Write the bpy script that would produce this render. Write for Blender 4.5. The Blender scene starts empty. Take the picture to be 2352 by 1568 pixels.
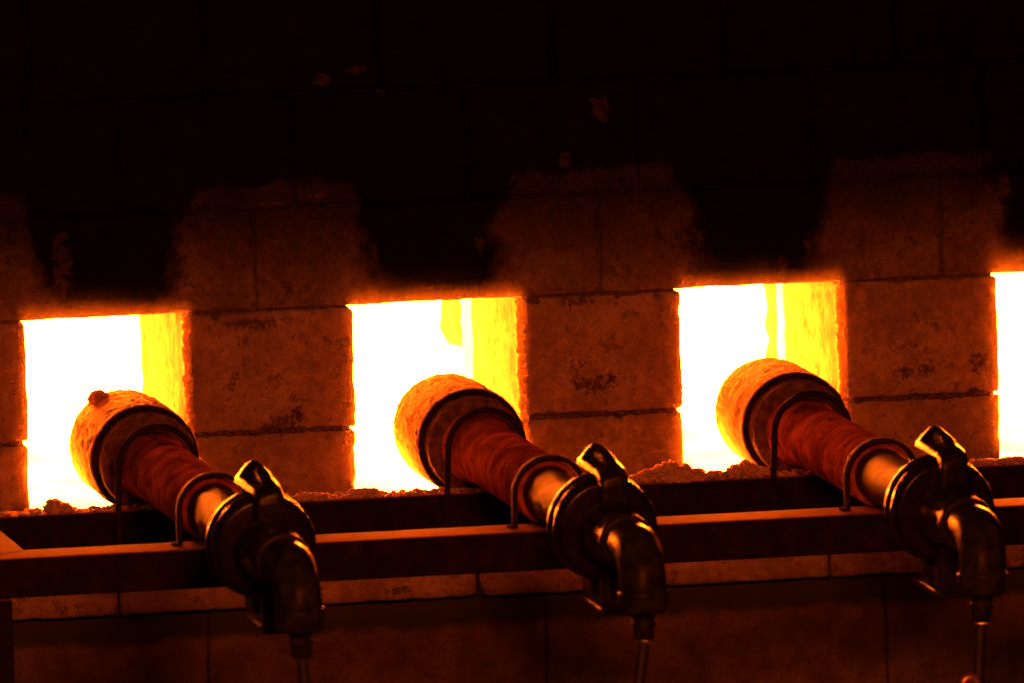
import bpy, bmesh, math, random
from mathutils import Vector, Matrix, noise

# ------------------------------------------------------------------ camera
# All sizes below are written in units of 0.7 mm (K); X right along the wall,
# n = distance out of the wall face towards the viewer (world -Y), Z up.
K = 0.0007
scene = bpy.context.scene
TH, PH, RO, DIST = math.radians(10.65), math.radians(6.5), math.radians(1.62), 27000.0
cpos = Vector((-math.sin(TH)*math.cos(PH), -math.cos(TH)*math.cos(PH), math.sin(PH))) * DIST
fw = (-cpos).normalized()
rt = fw.cross(Vector((0, 0, 1))).normalized()
up = rt.cross(fw)
r2 = math.cos(RO)*rt - math.sin(RO)*up
u2 = math.sin(RO)*rt + math.cos(RO)*up
cam = bpy.data.cameras.new('camera')
camo = bpy.data.objects.new('camera', cam)
scene.collection.objects.link(camo)
m = Matrix.Identity(4)
for i in range(3):
    m[i][0] = r2[i]; m[i][1] = u2[i]; m[i][2] = -fw[i]; m[i][3] = cpos[i]*K
camo.matrix_world = m
cam.sensor_width = 36
cam.lens = 36*DIST/2352.0
cam.clip_start = 0.5
cam.clip_end = 200
cam.dof.use_dof = True
cam.dof.focus_distance = (DIST-330)*K
cam.dof.aperture_fstop = 6.0
scene.camera = camo

# ------------------------------------------------------------------ world, lamps, exposure
world = bpy.data.worlds.new('World')
scene.world = world
world.use_nodes = True
bg = world.node_tree.nodes['Background']
bg.inputs[0].default_value = (1.0, 0.42, 0.26, 1)      # dim bounce light of the hot hall
bg.inputs[1].default_value = 0.001
lamp = bpy.data.lights.new('hall_lamp', 'AREA')        # cool light of the hall, from the left behind the viewer
lamp.shape = 'DISK'; lamp.size = 1.2; lamp.energy = 5; lamp.color = (0.72, 0.9, 1.0)
lampo = bpy.data.objects.new('hall_lamp', lamp)
scene.collection.objects.link(lampo)
lampo.location = (-4.5, -4.2, 3.4)
lampo.rotation_euler = (Vector((0, -0.8, 0)) - lampo.location).to_track_quat('-Z', 'Y').to_euler()
glow = bpy.data.lights.new('added_wall_fill', 'AREA')   # added red fill, source unseen, to brighten the piers
glow.shape = 'DISK'; glow.size = 0.9; glow.energy = 92; glow.color = (1.0, 0.125, 0.005)
glowo = bpy.data.objects.new('added_wall_fill', glow)
scene.collection.objects.link(glowo)
glowo.location = (-0.7, -4.8, 1.15)
glowo.rotation_euler = (Vector((0, 0, -0.15)) - glowo.location).to_track_quat('-Z', 'Y').to_euler()
FIRE = (1.0, 0.125, 0.0042)
FIRE_STRENGTH = 400.0
scene.view_settings.view_transform = 'Standard'
scene.view_settings.look = 'None'
scene.view_settings.exposure = 0
scene.view_settings.gamma = 1
scene.cycles.use_denoising = True
scene.cycles.max_bounces = 10
scene.cycles.diffuse_bounces = 8
scene.cycles.glossy_bounces = 4
scene.cycles.sample_clamp_indirect = 60
scene.cycles.caustics_reflective = False
scene.cycles.caustics_refractive = False
random.seed(7)

# ------------------------------------------------------------------ node helpers
class N:
    """tiny expression helper on a material's node tree"""
    def __init__(s, name):
        s.m = bpy.data.materials.new(name); s.m.use_nodes = True
        s.t = s.m.node_tree; s.b = s.t.nodes['Principled BSDF']
        s.geo = None
    def nd(s, kind): return s.t.nodes.new(kind)
    def put(s, sock, v):
        if isinstance(v, (int, float, tuple)): sock.default_value = v
        else: s.t.links.new(v, sock)
    def math(s, op, a, b=0.0, clamp=False):
        n = s.nd('ShaderNodeMath'); n.operation = op; n.use_clamp = clamp
        s.put(n.inputs[0], a); s.put(n.inputs[1], b); return n.outputs[0]
    def step(s, v, lo, hi, a=0.0, b=1.0):
        n = s.nd('ShaderNodeMapRange'); n.interpolation_type = 'SMOOTHSTEP'
        s.put(n.inputs[0], v); n.inputs[1].default_value = lo; n.inputs[2].default_value = hi
        n.inputs[3].default_value = a; n.inputs[4].default_value = b; return n.outputs[0]
    def pos(s):
        """place on the wall in units of K: outputs X, Z and the vector"""
        if s.geo is None:
            g = s.nd('ShaderNodeNewGeometry')
            v = s.nd('ShaderNodeVectorMath'); v.operation = 'SCALE'
            s.t.links.new(g.outputs['Position'], v.inputs[0]); v.inputs['Scale'].default_value = 1/K
            x = s.nd('ShaderNodeSeparateXYZ'); s.t.links.new(v.outputs[0], x.inputs[0])
            s.geo = (x.outputs[0], x.outputs[2], v.outputs[0])
        return s.geo
    def noise(s, scale, detail=5, rough=0.6, vec=None, stretch=None, dist=0.0):
        """scale: size of one feature in units of K"""
        v = vec if vec is not None else s.pos()[2]
        if stretch:
            mp = s.nd('ShaderNodeVectorMath'); mp.operation = 'MULTIPLY'
            s.t.links.new(v, mp.inputs[0]); mp.inputs[1].default_value = stretch; v = mp.outputs[0]
        n = s.nd('ShaderNodeTexNoise')
        n.inputs['Scale'].default_value = 1.0/scale; n.inputs['Detail'].default_value = detail
        n.inputs['Roughness'].default_value = rough; n.inputs['Distortion'].default_value = dist
        s.t.links.new(v, n.inputs['Vector']); return n.outputs[0]
    def mix(s, f, a, b):
        n = s.nd('ShaderNodeMix'); n.data_type = 'RGBA'
        s.put(n.inputs[0], f)
        s.put(n.inputs[6], a if not isinstance(a, tuple) else (*a, 1)); s.put(n.inputs[7], b if not isinstance(b, tuple) else (*b, 1))
        return n.outputs[2]
    def bump(s, h, strength, dist_u, prev=None):
        n = s.nd('ShaderNodeBump'); n.inputs['Strength'].default_value = strength
        n.inputs['Distance'].default_value = dist_u*K
        s.t.links.new(h, n.inputs['Height'])
        if prev is not None: s.t.links.new(prev, n.inputs['Normal'])
        return n.outputs[0]
    def done(s, col, rough, metal=0.0, normal=None, spec=0.5):
        s.put(s.b.inputs['Base Color'], col if not isinstance(col, tuple) else (*col, 1))
        s.put(s.b.inputs['Roughness'], rough); s.put(s.b.inputs['Metallic'], metal)
        s.b.inputs['Specular IOR Level'].default_value = spec
        if normal is not None: s.t.links.new(normal, s.b.inputs['Normal'])
        return s.m
    def spot(s, X, Z, rx, rz, wob):
        """1 inside an uneven patch round X, Z"""
        x, z, _ = s.pos()
        dx = s.math('DIVIDE', s.math('SUBTRACT', x, X), rx); dz = s.math('DIVIDE', s.math('SUBTRACT', z, Z), rz)
        d = s.math('ADD', s.math('MULTIPLY', dx, dx), s.math('MULTIPLY', dz, dz))
        return s.step(s.math('ADD', d, wob), 1.25, 0.7)

def mat_block():
    n = N('refractory_block'); X, Z, P = n.pos()
    big = n.noise(140, 4, 0.6); mid = n.noise(22, 5, 0.65); fine = n.noise(3.5, 3, 0.6)
    oi = n.nd('ShaderNodeObjectInfo').outputs['Random']
    t = n.math('ADD', n.math('MULTIPLY', big, 0.6), n.math('MULTIPLY', mid, 0.5))
    col = n.mix(n.step(t, 0.42, 0.7), (0.24, 0.15, 0.1), (0.5, 0.35, 0.24))
    col = n.mix(n.math('MULTIPLY', oi, 0.35), col, (0.3, 0.2, 0.15))
    # hot faces inside the ports are scorched and streaky
    sy = n.nd('ShaderNodeSeparateXYZ'); n.t.links.new(P, sy.inputs[0])
    inside = n.step(sy.outputs[1], 14, 40)
    st = n.math('ADD', n.math('MULTIPLY', n.noise(9, 6, 0.75, stretch=(1, 1.2, 0.4)), 0.6), n.math('MULTIPLY', n.noise(70, 4, 0.6), 0.45))
    hotc = n.mix(n.step(st, 0.44, 0.62), (0.012, 0.0035, 0.0004), (0.24, 0.15, 0.13))
    col = n.mix(inside, col, hotc)
    # pits and grime flecks
    pits = n.step(n.noise(9, 3, 0.5), 0.66, 0.72)
    col = n.mix(n.math('MULTIPLY', pits, 0.75), col, (0.05, 0.035, 0.028))
    spall = n.step(n.math('ADD', n.noise(42, 6, 0.7), n.math('MULTIPLY', n.math('SUBTRACT', big, 0.5), 0.3)), 0.6, 0.635)
    col = n.mix(n.math('MULTIPLY', n.math('MULTIPLY', spall, n.math('SUBTRACT', 1.0, inside)), 0.25), col, (0.15, 0.088, 0.058))
    grit = n.step(fine, 0.42, 0.66); col = n.mix(n.math('MULTIPLY', grit, 0.35), col, (0.16, 0.11, 0.085))
    # smudges on single blocks
    wob = n.math('MULTIPLY', n.math('SUBTRACT', n.noise(16, 8, 0.8), 0.46), 11.0)
    for (sx, sz, rx, rz) in ((-500, -145, 16, 34), (-528, -158, 42, 24), (188, -108, 60, 22), (230, -95, 30, 14),
                             (925, -118, 26, 14), (972, -112, 26, 13), (1100, -100, 26, 26), (-600, 70, 60, 16), (150, 85, 50, 10),
                             (-280, -560, 30, 12), (430, -520, 14, 12), (-1010, -500, 40, 14)):
        col = n.mix(n.math('MULTIPLY', n.spot(sx, sz, rx, rz, wob), 0.8), col, (0.05, 0.03, 0.02))
    # soot: everything above the upper joint and a flame-shaped stain over each port
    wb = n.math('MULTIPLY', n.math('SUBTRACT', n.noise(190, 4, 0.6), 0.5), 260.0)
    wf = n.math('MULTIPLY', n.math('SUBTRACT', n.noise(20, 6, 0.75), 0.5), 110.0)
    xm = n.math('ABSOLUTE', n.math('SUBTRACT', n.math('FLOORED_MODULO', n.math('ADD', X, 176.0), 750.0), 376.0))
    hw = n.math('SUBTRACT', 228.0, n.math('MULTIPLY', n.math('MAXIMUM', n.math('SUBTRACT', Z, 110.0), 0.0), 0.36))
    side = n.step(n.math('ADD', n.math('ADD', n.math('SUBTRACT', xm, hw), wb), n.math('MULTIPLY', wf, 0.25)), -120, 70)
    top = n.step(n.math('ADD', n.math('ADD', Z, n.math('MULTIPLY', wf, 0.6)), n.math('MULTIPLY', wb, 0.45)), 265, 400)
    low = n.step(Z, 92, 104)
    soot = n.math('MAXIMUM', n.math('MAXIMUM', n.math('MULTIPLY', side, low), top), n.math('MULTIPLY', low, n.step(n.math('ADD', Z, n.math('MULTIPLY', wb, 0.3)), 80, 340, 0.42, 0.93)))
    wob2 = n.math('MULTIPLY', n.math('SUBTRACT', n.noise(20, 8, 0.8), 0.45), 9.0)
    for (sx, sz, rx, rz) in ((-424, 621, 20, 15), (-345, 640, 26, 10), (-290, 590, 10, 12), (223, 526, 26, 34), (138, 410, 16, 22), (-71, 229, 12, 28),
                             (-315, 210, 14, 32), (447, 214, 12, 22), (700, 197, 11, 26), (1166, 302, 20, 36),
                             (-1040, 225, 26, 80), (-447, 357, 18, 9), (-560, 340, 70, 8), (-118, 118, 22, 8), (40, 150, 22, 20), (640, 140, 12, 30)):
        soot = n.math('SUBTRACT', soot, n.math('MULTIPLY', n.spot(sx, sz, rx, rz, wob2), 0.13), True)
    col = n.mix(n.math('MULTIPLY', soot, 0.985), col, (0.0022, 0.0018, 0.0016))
    h = n.math('ADD', n.math('MULTIPLY', mid, 0.6), n.math('MULTIPLY', fine, 0.35))
    h = n.math('SUBTRACT', n.math('SUBTRACT', h, n.math('MULTIPLY', pits, 0.35)), n.math('MULTIPLY', spall, 0.4))
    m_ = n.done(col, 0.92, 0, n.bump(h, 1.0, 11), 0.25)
    n.put(n.b.inputs['Specular IOR Level'], n.math('MULTIPLY', n.math('SUBTRACT', 1.0, soot), 0.2))
    return m_

def mat_plain(name, c1, c2, scale, rough, metal=0.0, bump=0.4, bd=2.0, fine=4.0, spec=0.5, stretch=None):
    n = N(name); a = n.noise(scale, 5, 0.65, stretch=stretch); f = n.noise(fine, 4, 0.6)
    col = n.mix(n.step(a, 0.35, 0.7), c1, c2)
    r = n.math('ADD', rough, n.math('MULTIPLY', n.math('SUBTRACT', f, 0.5), 0.25))
    h = n.math('ADD', n.math('MULTIPLY', a, 0.6), n.math('MULTIPLY', f, 0.4))
    return n.done(col, r, metal, n.bump(h, bump, bd), spec)

def mat_steel():
    n = N('dark_mill_steel'); a = n.noise(40, 5, 0.65); f = n.noise(4, 4, 0.6)
    col = n.mix(n.step(a, 0.35, 0.7), (0.009, 0.006, 0.005), (0.024, 0.011, 0.008))
    # orange firelight painted into the colour of everything facing up
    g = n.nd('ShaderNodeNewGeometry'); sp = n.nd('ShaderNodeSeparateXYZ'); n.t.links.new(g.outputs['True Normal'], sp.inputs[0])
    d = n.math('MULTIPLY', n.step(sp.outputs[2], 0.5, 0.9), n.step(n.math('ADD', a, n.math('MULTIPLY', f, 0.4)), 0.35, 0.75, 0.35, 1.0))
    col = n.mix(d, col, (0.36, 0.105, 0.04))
    return n.done(col, 0.85, 0, n.bump(n.math('ADD', n.math('MULTIPLY', a, 0.6), n.math('MULTIPLY', f, 0.4)), 0.6, 4), 0.06)

def mat_plinth():
    n = N('cast_plinth'); X, Z, P = n.pos()
    a = n.noise(90, 5, 0.65); f = n.noise(6, 5, 0.65)
    col = n.mix(n.step(a, 0.3, 0.72), (0.15, 0.1, 0.076), (0.34, 0.24, 0.18))
    col = n.mix(n.math('MULTIPLY', n.step(f, 0.5, 0.68), 0.6), col, (0.05, 0.034, 0.028))
    # darker grey along the top, lower edge uneven
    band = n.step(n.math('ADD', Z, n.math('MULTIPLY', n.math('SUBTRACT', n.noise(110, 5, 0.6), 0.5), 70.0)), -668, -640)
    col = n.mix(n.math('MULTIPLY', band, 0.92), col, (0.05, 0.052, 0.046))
    h = n.math('ADD', n.math('MULTIPLY', a, 0.5), n.math('MULTIPLY', f, 0.5))
    return n.done(col, 0.95, 0, n.bump(h, 0.9, 8), 0.15)

def mat_sleeve():
    n = N('scaled_refractory_sleeve')
    a = n.noise(60, 4, 0.6); rip = n.noise(11, 4, 0.6, stretch=(1.0, 0.35, 1.0), dist=0.6); f = n.noise(4, 3, 0.5)
    col = n.mix(n.step(a, 0.35, 0.7), (0.25, 0.14, 0.06), (0.46, 0.27, 0.13))
    flake = n.step(n.math('ADD', n.noise(26, 5, 0.7, stretch=(1, 0.6, 1)), n.math('MULTIPLY', n.math('SUBTRACT', n.noise(90, 2), 0.5), 0.5)), 0.63, 0.68)
    col = n.mix(n.math('MULTIPLY', flake, 0.9), col, (0.06, 0.04, 0.03))
    h = n.math('SUBTRACT', n.math('ADD', n.math('MULTIPLY', rip, 0.8), n.math('MULTIPLY', f, 0.25)), n.math('MULTIPLY', flake, 0.5))
    return n.done(col, 0.8, 0.0, n.bump(h, 0.75, 9), 0.05)

def mat_pipe():
    n = N('oxidised_steel_pipe')
    a = n.noise(70, 5, 0.65); f = n.noise(4, 4, 0.6); w = n.noise(20, 5, 0.6, stretch=(1, 0.25, 1))
    col = n.mix(n.step(a, 0.35, 0.7), (0.17, 0.04, 0.015), (0.5, 0.135, 0.05))
    sp = n.step(n.noise(34, 7, 0.75, stretch=(1, 0.35, 1)), 0.58, 0.66); col = n.mix(n.math('MULTIPLY', sp, 0.85), col, (0.012, 0.005, 0.003))
    h = n.math('ADD', n.math('MULTIPLY', w, 0.7), n.math('MULTIPLY', f, 0.3))
    return n.done(col, n.math('ADD', 0.62, n.math('MULTIPLY', f, 0.25)), 0.0, n.bump(h, 0.3, 5), 0.0)

def mat_glow(name, strength, lo=0.7, cool=None):
    """white-hot lining of the furnace chamber: it gives off the light of the picture"""
    n = N(name)
    a = n.noise(260, 4, 0.55)
    s = n.step(a, 0.3, 0.7, strength*lo, strength)
    n.done((0.5, 0.35, 0.25), 0.9)
    n.b.inputs['Emission Color'].default_value = (*FIRE, 1)
    n.put(n.b.inputs['Emission Strength'], s)
    return n.m

M = dict(
    block=mat_block(),
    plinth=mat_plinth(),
    mortar=mat_plain('grey_mortar', (0.05, 0.036, 0.03), (0.15, 0.1, 0.08), 12, 0.95, bump=0.9, bd=6, spec=0.2),
    hot=mat_plain('hot_refractory', (0.4, 0.3, 0.22), (0.62, 0.5, 0.38), 18, 0.95, bump=0.9, bd=9, spec=0.2),
    slag=mat_plain('glazed_slag', (0.16, 0.09, 0.03), (0.26, 0.16, 0.06), 40, 0.8, bump=0.8, bd=9, spec=0.2),
    glow=mat_glow('white_hot_lining', FIRE_STRENGTH),
    glow_rib=mat_glow('glowing_rib', FIRE_STRENGTH*0.55, 0.45),
    fibre=mat_plain('ceramic_fibre', (0.45, 0.26, 0.15), (0.75, 0.5, 0.32), 9, 0.95, bump=1.0, bd=5, fine=3, spec=0.1),
    glow_sill=mat_glow('added_floor_glow', FIRE_STRENGTH*0.75, 0.5),
    sleeve=mat_sleeve(), pipe=mat_pipe(),
    collar=mat_plain('burnt_collar', (0.07, 0.035, 0.022), (0.2, 0.1, 0.06), 22, 0.75, 0.0, bump=0.8, bd=5, spec=0.15),
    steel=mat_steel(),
    strap=mat_plain('black_strap_iron', (0.014, 0.011, 0.01), (0.04, 0.022, 0.016), 30, 0.7, 0.0, bump=0.4, bd=2, spec=0.02),
    tube=mat_plain('bright_steel_tube', (0.02, 0.006, 0.003), (0.06, 0.017, 0.007), 26, 0.36, 0.0, bump=0.9, bd=3, stretch=(1, 0.4, 1), spec=0.01),
    cast=mat_plain('black_cast_iron', (0.008, 0.007, 0.007), (0.02, 0.016, 0.015), 30, 0.28, 0.0, bump=0.3, bd=2, spec=0.14),
    rim=mat_plain('worn_flange_rim', (0.006, 0.004, 0.004), (0.014, 0.008, 0.006), 30, 0.22, 0.0, bump=0.25, bd=2, spec=0.22),
    galv=mat_plain('dull_malleable_iron', (0.008, 0.008, 0.008), (0.026, 0.025, 0.024), 30, 0.3, 0.0, bump=0.6, bd=2, spec=0.06),
    rubber=mat_plain('black_hose', (0.006, 0.006, 0.006), (0.014, 0.013, 0.013), 20, 0.6, bump=0.2, bd=1),
    copper=mat_plain('worn_copper_tube', (0.45, 0.25, 0.14), (0.6, 0.36, 0.2), 20, 0.35, 0.8, bump=0.3, bd=2),
    ground=mat_plain('dusty_concrete', (0.12, 0.1, 0.09), (0.22, 0.19, 0.17), 200, 0.95, bump=0.5, bd=6, fine=12, spec=0.2),
)

fm = M['fibre'].node_tree.nodes['Principled BSDF']
fm.inputs['Subsurface Weight'].default_value = 0.6; fm.inputs['Subsurface Radius'].default_value = (1.0, 0.7, 0.5); fm.inputs['Subsurface Scale'].default_value = 26*K
# ------------------------------------------------------------------ mesh helpers
def link(name, me, mat, parent=None, smooth=True):
    o = bpy.data.objects.new(name, me); scene.collection.objects.link(o)
    if mat: me.materials.append(M[mat])
    if smooth: me.polygons.foreach_set('use_smooth', [True]*len(me.polygons))
    if parent: o.parent = parent
    return o
def W(X, n, Z): return (X*K, -n*K, Z*K)
def thing(name, label, cat, loc=(0, 0, 0), group=None):
    o = bpy.data.objects.new(name, None); scene.collection.objects.link(o)
    o.empty_display_size = 0.05
    o.location = W(*loc); o['label'] = label; o['category'] = cat
    if group: o['group'] = group
    return o
def mesh(name, verts, faces):
    me = bpy.data.meshes.new(name); me.from_pydata([W(*v) for v in verts], [], faces); me.update(); return me

def rough_block(name, mat, parent, x0, x1, n0, n1, z0, z1, cell=14, r=9, amp=2.5, chip=9, seed=0, smooth=True):
    """a block with worn round arrises and chipped edges (n0 back, n1 front)"""
    nx = max(2, int((x1-x0)/cell)); nz = max(2, int((z1-z0)/cell)); ny = max(2, int((n1-n0)/(cell*1.6)))
    c = Vector(((x0+x1)/2, (n0+n1)/2, (z0+z1)/2)); h = Vector(((x1-x0)/2, (n1-n0)/2, (z1-z0)/2))
    idx = {}; verts = []; faces = []
    def warp(k, cnt, half):                    # more rows close to the edges
        t = k/cnt*2-1
        return half*(math.copysign(1-(1-abs(t))**1.25, t))
    def vid(i, j, k):
        if (i, j, k) in idx: return idx[(i, j, k)]
        p = Vector((warp(i, nx, h.x), warp(j, ny, h.y), warp(k, nz, h.z)))
        w = c + p
        s = Vector((w.x*0.012+seed*7.3, w.y*0.012, w.z*0.012))
        rr = r*(0.75+0.9*abs(noise.noise(s*3.1))) + chip*max(0.0, noise.noise(s*2.3+Vector((9, 4, 1)))-0.12)*3.2
        rr = min(rr, min(h)*0.9)
        q = Vector([max(-(h[a]-rr), min(h[a]-rr, p[a])) for a in range(3)])
        d = p-q
        if d.length > 1e-6: p = q + d.normalized()*rr if sum(abs(x) > 1e-6 for x in d) > 1 else p
        dv = noise.noise_vector(s*1.2)*amp + noise.noise_vector(s*6.0)*amp*0.45
        idx[(i, j, k)] = len(verts); verts.append(c+p+dv); return idx[(i, j, k)]
    for i in range(nx):
        for k in range(nz):
            faces.append((vid(i, ny, k), vid(i, ny, k+1), vid(i+1, ny, k+1), vid(i+1, ny, k)))
            faces.append((vid(i, 0, k), vid(i+1, 0, k), vid(i+1, 0, k+1), vid(i, 0, k+1)))
    for j in range(ny):
        for k in range(nz):
            faces.append((vid(0, j, k), vid(0, j, k+1), vid(0, j+1, k+1), vid(0, j+1, k)))
            faces.append((vid(nx, j, k), vid(nx, j+1, k), vid(nx, j+1, k+1), vid(nx, j, k+1)))
    for i in range(nx):
        for j in range(ny):
            faces.append((vid(i, j, 0), vid(i, j+1, 0), vid(i+1, j+1, 0), vid(i+1, j, 0)))
            faces.append((vid(i, j, nz), vid(i+1, j, nz), vid(i+1, j+1, nz), vid(i, j+1, nz)))
    # (x, n, z) -> world flips handedness, so reverse the faces
    me = mesh(name, verts, [f[::-1] for f in faces])
    bm = bmesh.new(); bm.from_mesh(me); bmesh.ops.recalc_face_normals(bm, faces=bm.faces); bm.to_mesh(me); bm.free()
    return link(name, me, mat, parent, smooth)

def prism(name, mat, parent, poly, z0, z1, bev=4, seg=3):
    """upright prism on a polygon of (X, n) corners, edges bevelled"""
    bm = bmesh.new()
    vs = [bm.verts.new(W(x, n, z0)) for x, n in poly]
    f = bm.faces.new(vs)
    g = bmesh.ops.extrude_face_region(bm, geom=[f])
    bmesh.ops.translate(bm, verts=[e for e in g['geom'] if isinstance(e, bmesh.types.BMVert)], vec=(0, 0, (z1-z0)*K))
    bmesh.ops.recalc_face_normals(bm, faces=bm.faces)
    if bev: bmesh.ops.bevel(bm, geom=bm.edges[:], offset=bev*K, segments=seg, affect='EDGES', profile=0.5)
    me = bpy.data.meshes.new(name); bm.to_mesh(me); bm.free()
    o = link(name, me, mat, parent)
    ar = sorted(((p.area, p.index) for p in me.polygons), reverse=True)[:len(poly)+2]
    for _, k in ar: me.polygons[k].use_smooth = False
    return o
def box(name, mat, parent, x0, x1, n0, n1, z0, z1, bev=4, seg=3):
    return prism(name, mat, parent, [(x0, n0), (x1, n0), (x1, n1), (x0, n1)], z0, z1, bev, seg)

def lathe(name, mat, parent, prof, seg=96, axis='n', wob=0.0, seed=0, ring=0, crust=0.0):
    """profile of (position along axis, radius); axis n (out of the wall) or z (up)"""
    verts = []; faces = []
    if ring:
        pr = [prof[0]]
        for p, q in zip(prof[:-1], prof[1:]):
            k = max(1, int(abs(q[0]-p[0])/ring))
            pr += [(p[0]+(q[0]-p[0])*j/k, p[1]+(q[1]-p[1])*j/k) for j in range(1, k+1)]
        prof = pr
    for (a, r) in prof:
        for s in range(seg):
            t = 2*math.pi*s/seg
            rr = r
            if wob and r > 1:
                rr += wob*noise.noise(Vector((math.cos(t)*2.2, math.sin(t)*2.2, a*0.02+seed*5.1))) + 0.5*wob*noise.noise(Vector((math.cos(t)*7, math.sin(t)*7, a*0.05+seed)))
            if crust and r > 40:
                q = Vector((r*math.cos(t), a*0.7, r*math.sin(t)+seed*331))
                v1 = noise.noise(q*0.03); v2 = noise.noise(q*0.085); v3 = noise.noise(q*0.22)
                rr += crust*(v1 + 0.8*v2 + 0.45*v3) + crust*1.5*max(0.0, v2+v1*0.5-0.28)*2 - crust*1.6*max(0.0, -v2-v1*0.4-0.3)*2
            x, y = rr*math.cos(t), rr*math.sin(t)
            verts.append((x, a, y) if axis == 'n' else (x, y, a))
    for i in range(len(prof)-1):
        for s in range(seg):
            q = (s+1) % seg
            faces.append((i*seg+s, i*seg+q, (i+1)*seg+q, (i+1)*seg+s))
    me = mesh(name, verts, faces)
    bm = bmesh.new(); bm.from_mesh(me)
    bmesh.ops.remove_doubles(bm, verts=bm.verts[:], dist=1e-6)
    bmesh.ops.recalc_face_normals(bm, faces=bm.faces); bm.to_mesh(me); bm.free()
    o = link(name, me, mat, parent); me.set_sharp_from_angle(angle=math.radians(40)); return o
def rnd(prof, b=5, k=4):
    """round the corners of a lathe profile"""
    out = [prof[0]]
    for i in range(1, len(prof)-1):
        p, a, c = Vector(prof[i]), Vector(prof[i-1]), Vector(prof[i+1])
        d1 = min(b, (a-p).length*0.45); d2 = min(b, (c-p).length*0.45)
        s, e = p+(a-p).normalized()*d1, p+(c-p).normalized()*d2
        for j in range(k+1):
            t = j/k; out.append(tuple((1-t)**2*s + 2*t*(1-t)*p + t*t*e))
    out.append(prof[-1]); return out

def sweep(name, mat, parent, path, rad, seg=20, flat=None, cap=True):
    """tube along a path of (X, n, Z); rad a number or a list; flat=(a, b) gives a strip section a across n, b through"""
    P = [Vector(p) for p in path]; verts = []; faces = []
    prev = None
    for i, p in enumerate(P):
        t = (P[min(i+1, len(P)-1)]-P[max(i-1, 0)]).normalized()
        if flat: u = Vector((0, 1, 0)); u = (u-t*u.dot(t)).normalized()
        elif prev is None:
            u = t.orthogonal().normalized()
        else: u = (prev-t*prev.dot(t)).normalized()
        prev = u; v = t.cross(u); r = rad[i] if isinstance(rad, (list, tuple)) else rad
        for s in range(seg):
            a = 2*math.pi*s/seg
            if flat:
                ca, sa = math.cos(a), math.sin(a); e = 0.35
                off = u*flat[0]*math.copysign(abs(ca)**e, ca) + v*flat[1]*math.copysign(abs(sa)**e, sa)
            else: off = (u*math.cos(a)+v*math.sin(a))*r
            verts.append(p+off)
    for i in range(len(P)-1):
        for s in range(seg):
            q = (s+1) % seg; faces.append((i*seg+s, i*seg+q, (i+1)*seg+q, (i+1)*seg+s))
    if cap: faces += [tuple(range(seg)), tuple(range((len(P)-1)*seg, len(P)*seg))]
    me = mesh(name, verts, faces)
    bm = bmesh.new(); bm.from_mesh(me); bmesh.ops.recalc_face_normals(bm, faces=bm.faces); bm.to_mesh(me); bm.free()
    o = link(name, me, mat, parent); me.set_sharp_from_angle(angle=math.radians(50)); return o

def lump_geo(bm, c, r, seed, flat=0.75, sub=3, rough=0.45):
    """one lump of torn fibre wool added to a bmesh, resting on c"""
    g = bmesh.ops.create_icosphere(bm, subdivisions=sub, radius=1.0)
    off = Vector((seed*3.7, seed*1.3, seed*2.1))
    for v in g['verts']:
        d = v.co.copy()
        k = 0.8 + rough*0.8*noise.noise(d*1.3+off) + rough*0.9*(1-2.2*abs(noise.noise(d*2.4+off))) + rough*0.4*(1-2.2*abs(noise.noise(d*5.0+off))) + rough*0.12*(1-2*abs(noise.noise(d*12+off)))
        p = Vector((d.x*r[0]*k, d.y*r[1]*k, d.z*r[2]*k))
        p.z = max(p.z, -r[2]*0.55)
        v.co = Vector(W(c[0]+p.x, c[1]+p.y, c[2]+r[2]*0.5+p.z))
def lump(name, mat, c, r, seed, label=None, cat=None, group=None, parent=None, sub=4, rough=0.45):
    bm = bmesh.new(); lump_geo(bm, (0, 0, 0), r, seed, sub=sub, rough=rough)
    bmesh.ops.recalc_face_normals(bm, faces=bm.faces)
    me = bpy.data.meshes.new(name); bm.to_mesh(me); bm.free()
    o = link(name, me, mat, parent); o.location = W(*c)
    if label: o['label'] = label; o['category'] = cat
    if group: o['group'] = group
    return o

# ------------------------------------------------------------------ ground
GZ = -1450
bm = bmesh.new(); bmesh.ops.create_grid(bm, x_segments=2, y_segments=2, size=23)
me = bpy.data.meshes.new('ground'); bm.to_mesh(me); bm.free()
g = link('ground', me, 'ground', None, False); g.location = (0, 0, GZ*K); g['kind'] = 'structure'

# ------------------------------------------------------------------ furnace wall
wall = thing('furnace_wall', 'soot-blackened refractory block furnace wall with glowing square ports', 'furnace wall', (0, 0, GZ))
wall_z = GZ
def wpart(o): o.parent = wall; o.location = (0, 0, -GZ*K); return o
TK = 610
PORTS = [(-1127, -762), (-369, 15), (397, 764), (1146, 1516)]
XL, XR = -1900, 2000
sd = 0
def blk(x0, x1, z0, z1, nf=0, nb=-TK, mat='block', name='block', **kw):
    global sd; sd += 1
    return wpart(rough_block(name, mat, None, x0, x1, nb, nf, z0, z1, seed=sd, **kw))
# pier blocks beside the ports: course over the sill and course under the lintels
piers = [(-1500, -1127), (-759, -369), (18, 397), (767, 1146), (1516, 1900)]
for i, (a, b) in enumerate(piers):
    dz = (0, 0, 3, 5, 3)[i]
    blk(a, b, -176+dz, 96, cell=10, r=8, chip=20, amp=3.6)
    blk(a+random.uniform(-2, 3), b+random.uniform(-3, 2), -336, -183+dz, cell=10, r=8, chip=20, amp=3.6)
blk(XL, -1504, -176, 96, cell=30); blk(XL, -1504, -336, -182, cell=30)
# lintels
LJ = [XL, -1398, -593, 212, 1018, 1830]
for a, b in zip(LJ[:-1], LJ[1:]): blk(a+2.5, b-2.5, 101, 329, nf=2, cell=13, r=6, chip=7)
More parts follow.
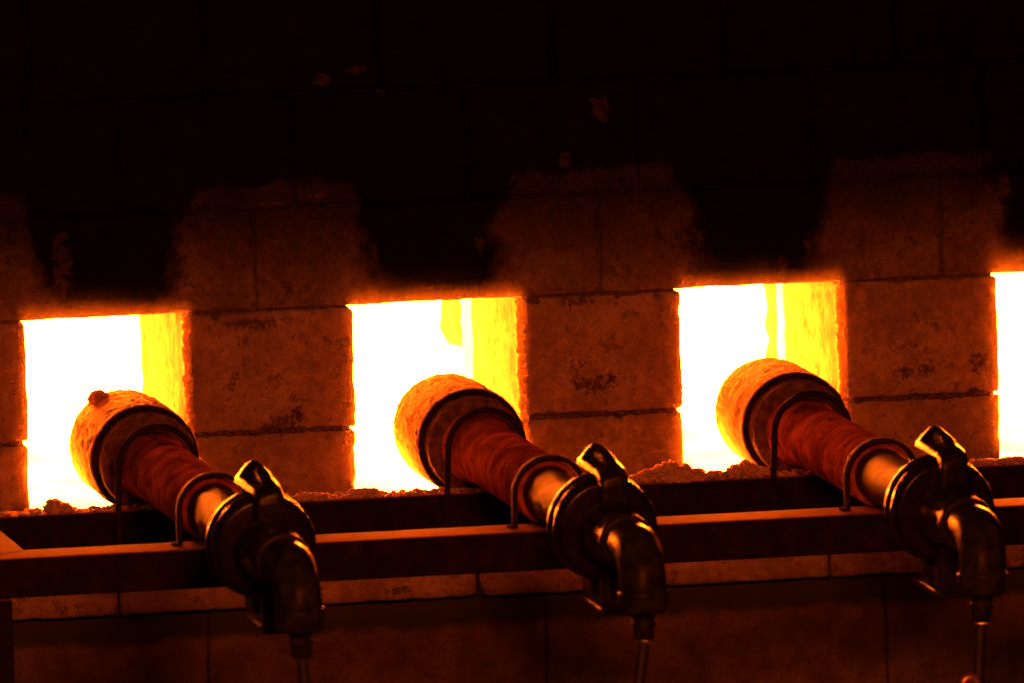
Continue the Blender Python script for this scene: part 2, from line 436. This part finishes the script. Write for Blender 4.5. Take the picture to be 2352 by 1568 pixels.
# sooted courses above
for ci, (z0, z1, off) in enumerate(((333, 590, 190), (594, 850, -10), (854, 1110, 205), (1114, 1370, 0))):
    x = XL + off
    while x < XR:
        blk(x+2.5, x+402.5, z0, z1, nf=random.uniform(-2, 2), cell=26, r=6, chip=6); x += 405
# course below the sill
DJ = [XL, -1345, -930, -515, -93, 322, 735, 1150, 1565, XR]
for a, b in zip(DJ[:-1], DJ[1:]): blk(a+3, b-3, -585, -341, nf=0, cell=14, r=8, chip=12)
# set-back plinth of big cast blocks
EJ = [XL, -1520, -723, 68, 873, 1670, XR]
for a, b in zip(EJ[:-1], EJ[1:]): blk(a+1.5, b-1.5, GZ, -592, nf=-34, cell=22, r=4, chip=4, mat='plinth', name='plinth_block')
# mortar bed behind the joints (solid, cut away at the ports)
mz = [(-GZ*0+GZ+4, -336), (99, 1370)]
wpart(box('mortar_core', 'mortar', None, XL+4, XR-4, -TK+8, -48, GZ+4, -343, 0))
wpart(box('mortar_core', 'block', None, XL+4, XR-4, -TK+8, -12, 104, 1366, 0))
ed = [XL+4] + [e for p in PORTS for e in p] + [XR-4]
for a, b in zip(ed[0::2], ed[1::2]):
    wpart(box('mortar_core', 'mortar', None, a+12, b-12, -TK+12, -10, -352, 118, 0))
# ragged mortar squeezed out along the bed joint of the piers
def ragged(name, mat, path, r, seed, amp, parent_fn=wpart, sub=1):
    pts = []; rad = []
    for i in range(len(path)-1):
        a, b = Vector(path[i]), Vector(path[i+1]); k = max(2, int((b-a).length/4))
        for j in range(k):
            p = a.lerp(b, j/k); q = p*0.05+Vector((seed*3.1, 0, seed))
            pts.append(p + noise.noise_vector(q*1.7)*amp*0.6); rad.append(max(1.0, r*(1+0.7*noise.noise(q*2.3)+0.5*noise.noise(q*6))))
    pts.append(Vector(path[-1])); rad.append(1.0)
    o = sweep(name, mat, None, pts, rad, seg=10)
    me = o.data
    for v in me.vertices:
        v.co += noise.noise_vector(v.co/K*0.16)*amp*0.55*K + noise.noise_vector(v.co/K*0.5)*amp*0.25*K
    return parent_fn(o)
for i, (a, b) in enumerate(piers[1:4]):
    ragged('mortar_joint', 'mortar', [(a+20, -6, -179+i), (b-16, -6, -179+i*2)], 6, i, 3)
# torn ceramic fibre packed down the right-hand arris of the ports
for i, (x, zb) in enumerate(((-757, -205), (19, -225), (767, -190))):
    ragged('fibre_packing', 'fibre', [(x, -4, 92), (x+2, -2, -60), (x+5, 2, zb)], (9, 9, 5)[i], 20+i, 9)
    ragged('fibre_packing', 'fibre', [(x-1, -10, 70), (x+3, -3, -120), (x+7, 4, zb-10)], (6, 7, 3)[i], 30+i, 11)
# furnace chamber behind the ports
CB = -1150
bm = bmesh.new()
vs = [bm.verts.new(W(x, CB, z)) for x, z in ((-1300, -345), (1700, -345), (1700, 330), (-1300, 330))]
bm.faces.new(vs); bmesh.ops.recalc_face_normals(bm, faces=bm.faces)
bmesh.ops.subdivide_edges(bm, edges=bm.edges[:], cuts=3, use_grid_fill=True)
for f in bm.faces:
    if f.normal.y > 0: f.normal_flip()
me = bpy.data.meshes.new('glowing_lining'); bm.to_mesh(me); bm.free()
wpart(link('glowing_lining', me, 'glow', None, False))
wpart(box('chamber_floor', 'glow_sill', None, -1500, 1800, CB-40, -TK-2, -420, -344, 0))
wpart(box('chamber_roof', 'hot', None, -1500, 1800, CB-40, -TK-2, 330, 400, 0))
wpart(box('chamber_end', 'hot', None, -1380, -1300, CB-40, -TK-2, -344, 330, 0))
wpart(box('chamber_end', 'hot', None, 1700, 1780, CB-40, -TK-2, -344, 330, 0))
wpart(box('chamber_back', 'hot', None, -1500, 1800, CB-90, CB-20, -420, 400, 0))
# glowing slab added on each port floor to turn it white
for i, (a, b) in enumerate(PORTS):
    wpart(rough_block('added_floor_glow', 'glow_sill', None, a+4, b-4, -TK-20, -6, -346, -331, cell=14, r=4, amp=4, chip=3, seed=90+i))
# ribs of the inner lining seen past the jambs
for i, x in enumerate((-760, 17, 766)):
    d = (60, 130, 70)[i]
    wpart(rough_block('inner_rib', 'glow_rib' if i else 'slag', None, x+2, x+120, -TK-14-d, -TK-14, -344, 330, cell=24, r=5, seed=70+i))
for i, (x, n0, n1, zb) in enumerate(((17, -1030, -755, -108), (766, -830, -705, -344))):
    wpart(rough_block('hanging_slag', 'slag', None, x+4, x+110, n0, n1, zb, 330, cell=16, r=30 if zb > -300 else 8, amp=14, seed=80+i))

# ------------------------------------------------------------------ burner rack
rack = thing('burner_rack', 'dark steel beam rack carrying the burners, topped with grit', 'rack', (-1400, 1208, GZ))
def rpart(o):
    o.parent = rack; o.location = W(1400, -1208, -GZ); return o
RX = 2100
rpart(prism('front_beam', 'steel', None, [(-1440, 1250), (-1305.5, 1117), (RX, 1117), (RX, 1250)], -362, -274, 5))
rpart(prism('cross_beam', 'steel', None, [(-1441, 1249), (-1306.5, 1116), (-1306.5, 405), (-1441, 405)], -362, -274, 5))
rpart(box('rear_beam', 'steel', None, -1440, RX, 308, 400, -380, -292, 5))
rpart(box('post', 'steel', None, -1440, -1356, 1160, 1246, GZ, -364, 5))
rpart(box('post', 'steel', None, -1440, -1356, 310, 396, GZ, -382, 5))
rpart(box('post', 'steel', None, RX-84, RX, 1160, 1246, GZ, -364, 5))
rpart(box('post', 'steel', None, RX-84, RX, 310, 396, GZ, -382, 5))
AX = (-895, -142, 613); AZ = -201
YAW = (0.05, -0.3, -0.75)
for i, ax in enumerate(AX):
    # round-bar U bolt behind, its tails running down the face of the rear beam
    R = 88
    for_path = [(ax-R-8, 404, -372), (ax-R-5, 404, -300)] + [(ax-R*math.cos(t), 404-28*math.sin(t)*0, AZ+8+R*math.sin(t)) for t in [math.pi*k/28 for k in range(29)]] + [(ax+R+5, 404, -300), (ax+R+8, 404, -372)]
    rpart(sweep('u_bolt', 'strap', None, for_path, 7, 14))
    for s in (-1, 1):
        nut = rpart(lathe('nut', 'strap', None, [(0, 0.01), (0, 15), (14, 15), (14, 0.01)], 6, 'z'))
        nut.location = nut.location + Vector(W(ax+s*(R+7), 404, -345))
    # flat strap in front
    R = 80; sx = ax + 940*math.tan(math.radians(YAW[i]))
    for_path = [(sx-R, 1180, -274), (sx-R, 1180, AZ-10)] + [(sx-R*math.cos(t), 1180, AZ+R*math.sin(t)) for t in [math.pi*k/28 for k in range(29)]] + [(sx+R, 1180, AZ-10), (sx+R, 1180, -274)]
    rpart(sweep('strap_clamp', 'strap', None, for_path, 1, 24, flat=(17, 5)))
    rpart(box('clamp_foot', 'strap', None, sx-R-16, sx-R+4, 1164, 1196, -274.5, -267, 2, 2))
    rpart(box('clamp_foot', 'strap', None, sx+R-4, sx+R+16, 1164, 1196, -274.5, -267, 2, 2))

# ------------------------------------------------------------------ burners
LBL = ('left burner, a lump of scale on top of its sleeve, dull grey hose elbow', 'middle burner with flaked sleeve, between two fully visible glowing ports',
       'right burner with smooth clean sleeve, furthest right of the three')
def arch(x, k, lo, hi): return lo
def burner(i, ax):
    b = thing('gas_burner', LBL[i], 'burner', (ax, 240, AZ), 'burners pushed into the furnace ports')
    def p(o): o.parent = b; o.location = W(0, -240, 0); return o
    sl = p(lathe('sleeve', 'sleeve', None, rnd([(-128, 70), (-136, 104), (-124, 120), (-95, 125), (222, 125), (226, 121)], 6), 200, wob=1.5, seed=i, ring=5, crust=(1.2, 1.0, 0.7)[i]))
    rim = lathe('sleeve_rim', 'strap', None, rnd([(224, 123), (229, 122.5), (230, 60)], 2), 96); rim.parent = sl
    p(lathe('collar', 'collar', None, rnd([(229, 80), (229, 111), (255, 111.5), (286, 110), (288, 60)], 3), 160, wob=1.0, seed=i+5, ring=5, crust=1.1))
    p(lathe('pipe', 'pipe', None, rnd([(282, 60), (289, 84), (312, 82), (326, 73), (1160, 72), (1176, 72), (1178, 40)], 6), 140, wob=0.15, seed=i+9, ring=8, crust=0.1))
    p(lathe('tube', 'tube', None, rnd([(1170, 40), (1172, 60), (1705, 60), (1710, 40)], 3), 80))
    p(lathe('flange', 'rim', None, rnd([(1690, 50), (1695, 68), (1735, 74), (1748, 110), (1758, 117), (1776, 117), (1781, 106), (1798, 106), (1803, 114), (1824, 114), (1832, 106), (1840, 100), (1842, 60), (1842, 0.01)], 4), 96))
    # yoke hooked over the flange
    ox = 8
    prof = [(-30, 60), (-30, 122), (-28.5, 129), (-25, 132), (-20, 133), (-16, 131), (-8, 132), (-3, 137), (0, 147), (5, 156), (13, 161), (21, 160), (28, 152), (32, 138), (32, 60)]
    prof2 = [(-30, 60), (-30, 118), (-28.5, 125), (-25, 128), (-20, 130), (-16, 132), (-8, 134), (-3, 135), (0, 136), (5, 137), (13, 138), (21, 137), (28, 133), (32, 122), (32, 60)]
    prof0 = [(-30, 60), (-30, 118), (-28.5, 127), (-25, 131), (-20, 136), (-15, 142), (-9, 149), (-4, 154), (1, 158), (6, 161), (13, 162), (21, 160), (28, 152), (32, 138), (32, 60)]
    secs = [(1614, -1.0, 7), (1617, -1.0, 2.5), (1623, -1.0, 0), (1642, -1.0, 0), (1650, -0.5, 0), (1658, 0.0, 0), (1690, 0.06, 0), (1730, 0.18, 0), (1765, 0.35, 0), (1780, 0.62, 0), (1800, 0.72, 0), (1840, 0.84, 0), (1868, 0.95, 1), (1884, 1.0, 5), (1893, 1.0, 14), (1896, 1.0, 24)]
    vs = []; fs = []; L = len(prof)
    for (n, t, dn) in secs:
        for (p0, p1) in zip(prof, prof2 if t >= 0 else prof0):
            w = abs(t); x, z = p0[0]*(1-w)+p1[0]*w, p0[1]*(1-w)+p1[1]*w
            vs.append((ox+x*(1-dn*0.006), n, z-dn if z > 60 else z))
    for q in range(len(secs)-1):
        for k in range(L):
            e = (k+1) % L; fs.append((q*L+k, q*L+e, (q+1)*L+e, (q+1)*L+k))
    fs += [tuple(range(L)), tuple(range((len(secs)-1)*L, len(secs)*L))]
    # underside raised over the rim of the flange
    me = mesh('yoke', vs, fs)
    for v in me.vertices:
        if abs(v.co.z/K-60) < 1 and -v.co.y/K < 1848: v.co.z = 117.5*K
    bm = bmesh.new(); bm.from_mesh(me); bmesh.ops.recalc_face_normals(bm, faces=bm.faces); bm.to_mesh(me); bm.free()
    yk = p(link('yoke', me, 'cast', None)); me.set_sharp_from_angle(angle=math.radians(42))
    def yp(o): o.parent = yk; return o
    yp(box('yoke_plate', 'cast', None, ox-30, ox+31, 1846, 1897, -172, 112, 12, 5))
    yp(box('yoke_hook', 'cast', None, ox-33, ox+30, 1640, 1885, -182, -164, 6, 4))
    yp(box('yoke_jaw', 'cast', None, ox-36, ox+24, 1690, 1790, -150, -100, 5, 3))
    yp(lathe('hub', 'cast', None, rnd([(1885, 30), (1890, 70), (1925, 64), (1960, 54), (2020, 52), (2022, 30)], 8), 64))
    # elbow of the gas line
    pts = [(0, 2000, 0), (0, 2060, 0), (0, 2120, 0), (0, 2150, 0)]
    for k in range(1, 13):
        t = math.pi/2*k/12; pts.append((0, 2150+82*math.sin(t), -82+82*math.cos(t)))
    pts += [(0, 2232, -86), (0, 2232, -116)]
    el = p(sweep('elbow', 'galv', None, pts, 50, 40))
    def ep(o): o.parent = el; return o
    ep(lathe('collar_ring', 'galv', None, rnd([(2036, 40), (2038, 57), (2046, 61), (2066, 61), (2074, 57), (2076, 40)], 4), 64))
    c2 = ep(lathe('collar_ring', 'galv', None, rnd([(-78, 40), (-80, 52), (-86, 55), (-108, 55), (-126, 50), (-130, 40), (-130, 0.01)], 4), 64, 'z')); c2.location = W(0, 2232, 0)
    nip = p(lathe('hose_nipple', 'galv', None, rnd([(-138, 10), (-138, 25), (-150, 25), (-152, 22), (-158, 22), (-160, 26), (-168, 26), (-170, 23), (-196, 23), (-198, 10)], 2), 40, 'z')); nip.location = nip.location + Vector(W(0, 2232, 11))
    lean = (0, -14, -2)[i]
    hz = [(0, 2232, -190), (lean*0.3, 2232, -225), (lean, 2233, -290), (lean*2, 2240, -400), (lean*3, 2260, -600), (lean*3.4, 2300, -900), (lean*3, 2420, -1150), (0, 2620, -1225), (0, 2900, -1236)]
    pp = []
    for k in range(len(hz)-1):
        a0 = Vector(hz[max(k-1, 0)]); a1 = Vector(hz[k]); a2 = Vector(hz[k+1]); a3 = Vector(hz[min(k+2, len(hz)-1)])
        for j in range(8):
            t = j/8; pp.append(0.5*((2*a1)+(-a0+a2)*t+(2*a0-5*a1+4*a2-a3)*t*t+(-a0+3*a1-3*a2+a3)*t**3))
    pp.append(Vector(hz[-1]))
    p(sweep('supply_hose', 'rubber', None, pp, 12.5, 16))
    if i == 0:
        sc = lump('scale_lump', 'sleeve', (-58, 30, 104), (22, 20, 20), 3, sub=4, rough=0.35); sc.parent = b
        sc.location = W(-60, -40-240, 104)
    b.rotation_euler = (0, math.radians((-2.0, 0.5, 3.0)[i]), math.radians(YAW[i]))
    return b
for i, ax in enumerate(AX): burner(i, ax)

# bent tubes standing beside the hoses at the bottom edge
for i, (x, z, lab) in enumerate(((-183, -487, 'small bent copper tube peeking up beside the middle hose'), (548, -505, 'small bent copper tube peeking up beside the right hose'))):
    path = [(x-16, 2240, GZ)] + [(x-16, 2240, z-16-k*60) for k in range(6, 0, -1)] + [(x-16*math.cos(t), 2240, z-16+16*math.sin(t)) for t in [math.pi*k/16 for k in range(17)]] + [(x+16, 2240, z-40), (x+16, 2240, z-120)]
    o = sweep('bent_tube', 'copper', None, path, 8.5, 16); o['label'] = lab; o['category'] = 'tube'; o['group'] = 'bent tubes by the hoses'

# ------------------------------------------------------------------ torn fibre wool and grit on the rear beam
TOP = -292
wool = [
    (-1122, 26, 22, 28, 'rounded fibre lump on the beam below the left port'),
    (-1168, 12, 12, 12, 'tiny fibre crumb just left of the rounded lump'),
    (-415, 34, 20, 20, 'flat fibre lump on the beam at the middle port corner'),
    (-545, 30, 18, 16, 'low fibre scrap on the beam beside the left burner handle'),
    (-505, 20, 18, 11, 'thin fibre scrap between the left handle and the flat lump'),
    (232, 32, 26, 26, 'small fibre tuft beside the middle burner handle'),
    (296, 42, 28, 42, 'tall ragged fibre heap at the corner of the right port'),
    (312, 46, 20, 26, 'rounded fibre lump in front of the tall ragged heap'),
    (346, 20, 22, 26, 'fibre knob on the right end of the ragged heap'),
    (394, 24, 20, 17, 'low fibre lump on the beam below the right port'),
    (434, 18, 20, 28, 'upright fibre chunk between low lump and dark mound'),
    (470, 26, 22, 34, 'dark fibre mound left of the right burner clamp'),
    (503, 16, 16, 22, 'fibre tuft touching the right burner clamp'),
    (1035, 42, 24, 12, 'flat grit patch at the far right port corner'),
    (1095, 30, 22, 16, 'fibre crumb below the far right port'),
]
for k, (x, rx, rn, rz, lab) in enumerate(wool):
    lump('fibre_lump', 'fibre', (x, 352+random.uniform(-12, 16)+(18 if 'front' in lab else 0), TOP-2), (rx*0.9, rn, rz*0.56), 40+k, lab, 'debris', 'fibre wool scraps on the rear beam', sub=5, rough=0.55)
bm = bmesh.new()
for k in range(1500):
    r = random.uniform(1.5, 5.5) if random.random() < 0.9 else random.uniform(5, 9)
    x = random.uniform(-1330, 1500)
    lump_geo(bm, (x, random.uniform(312, 396), TOP-0.5), (r*random.uniform(0.8, 1.6), r, r*random.uniform(0.4, 0.9)), k, sub=1)
bmesh.ops.recalc_face_normals(bm, faces=bm.faces)
me = bpy.data.meshes.new('grit'); bm.to_mesh(me); bm.free()
o = link('grit', me, 'fibre'); o['kind'] = 'stuff'; o['label'] = 'loose fibre grit strewn along the rear beam'; o['category'] = 'grit'

# ------------------------------------------------------------------ thin volume added round each port to imitate lens bloom
hz = bpy.data.materials.new('added_halo_volume'); hz.use_nodes = True
nt = hz.node_tree; nt.nodes.remove(nt.nodes['Principled BSDF'])
pv = nt.nodes.new('ShaderNodeVolumePrincipled')
pv.inputs['Color'].default_value = (1, 0.7, 0.5, 1); pv.inputs['Density'].default_value = 2.5; pv.inputs['Anisotropy'].default_value = 0.2
nt.links.new(pv.outputs[0], nt.nodes['Material Output'].inputs['Volume'])
for i, (a, b) in enumerate(PORTS):
    cx = (a+b)/2; hx = (b-a)/2+62; z0, z1 = -322, 215
    vs = []; fs = []; NU = NV = 72
    for side in (0, 1):
        for u in range(NU+1):
            for v in range(NV+1):
                x = -1+2*u/NU; z = -1+2*v/NV
                zz = (z0+z1)/2 + z*(z1-z0)/2
                dx = abs(x)*hx-(b-a)/2; dz = zz-99            # distance outside the port's edges
                fade = max(0.0, 1-max(0.0, dx)/60)**1.6 * max(0.0, 1-max(0.0, dz)/112)**1.8
                inn = min(1.0, max(0.0, -max(dx, dz))/26)
                t = fade*(1-0.93*inn)*min(1.0, (1+z)*6)
                vs.append((cx+x*hx, 6 if side == 0 else 7+95*t*(0.8+0.3*noise.noise(Vector((x*2+i*3, z*2, 0)))), zz))
    S = (NU+1)*(NV+1)
    for u in range(NU):
        for v in range(NV):
            q = (u*(NV+1)+v, (u+1)*(NV+1)+v, (u+1)*(NV+1)+v+1, u*(NV+1)+v+1)
            fs.append(q); fs.append(tuple(S+k for k in q[::-1]))
    def rim(u0, v0, u1, v1):
        p, q = u0*(NV+1)+v0, u1*(NV+1)+v1; fs.append((p, q, q+S, p+S))
    for u in range(NU): rim(u, 0, u+1, 0); rim(u, NV, u+1, NV)
    for v in range(NV): rim(0, v, 0, v+1); rim(NU, v, NU, v+1)
    me = mesh('port_halo', vs, fs)
    bm = bmesh.new(); bm.from_mesh(me); bmesh.ops.recalc_face_normals(bm, faces=bm.faces); bm.to_mesh(me); bm.free()
    me.materials.append(hz)
    o = bpy.data.objects.new('port_halo', me); scene.collection.objects.link(o); o['kind'] = 'stuff'
    o['label'] = 'faint orange halo volume added over the ' + ('left port', 'middle port', 'right port', 'port at the right edge')[i]; o['category'] = 'fumes'
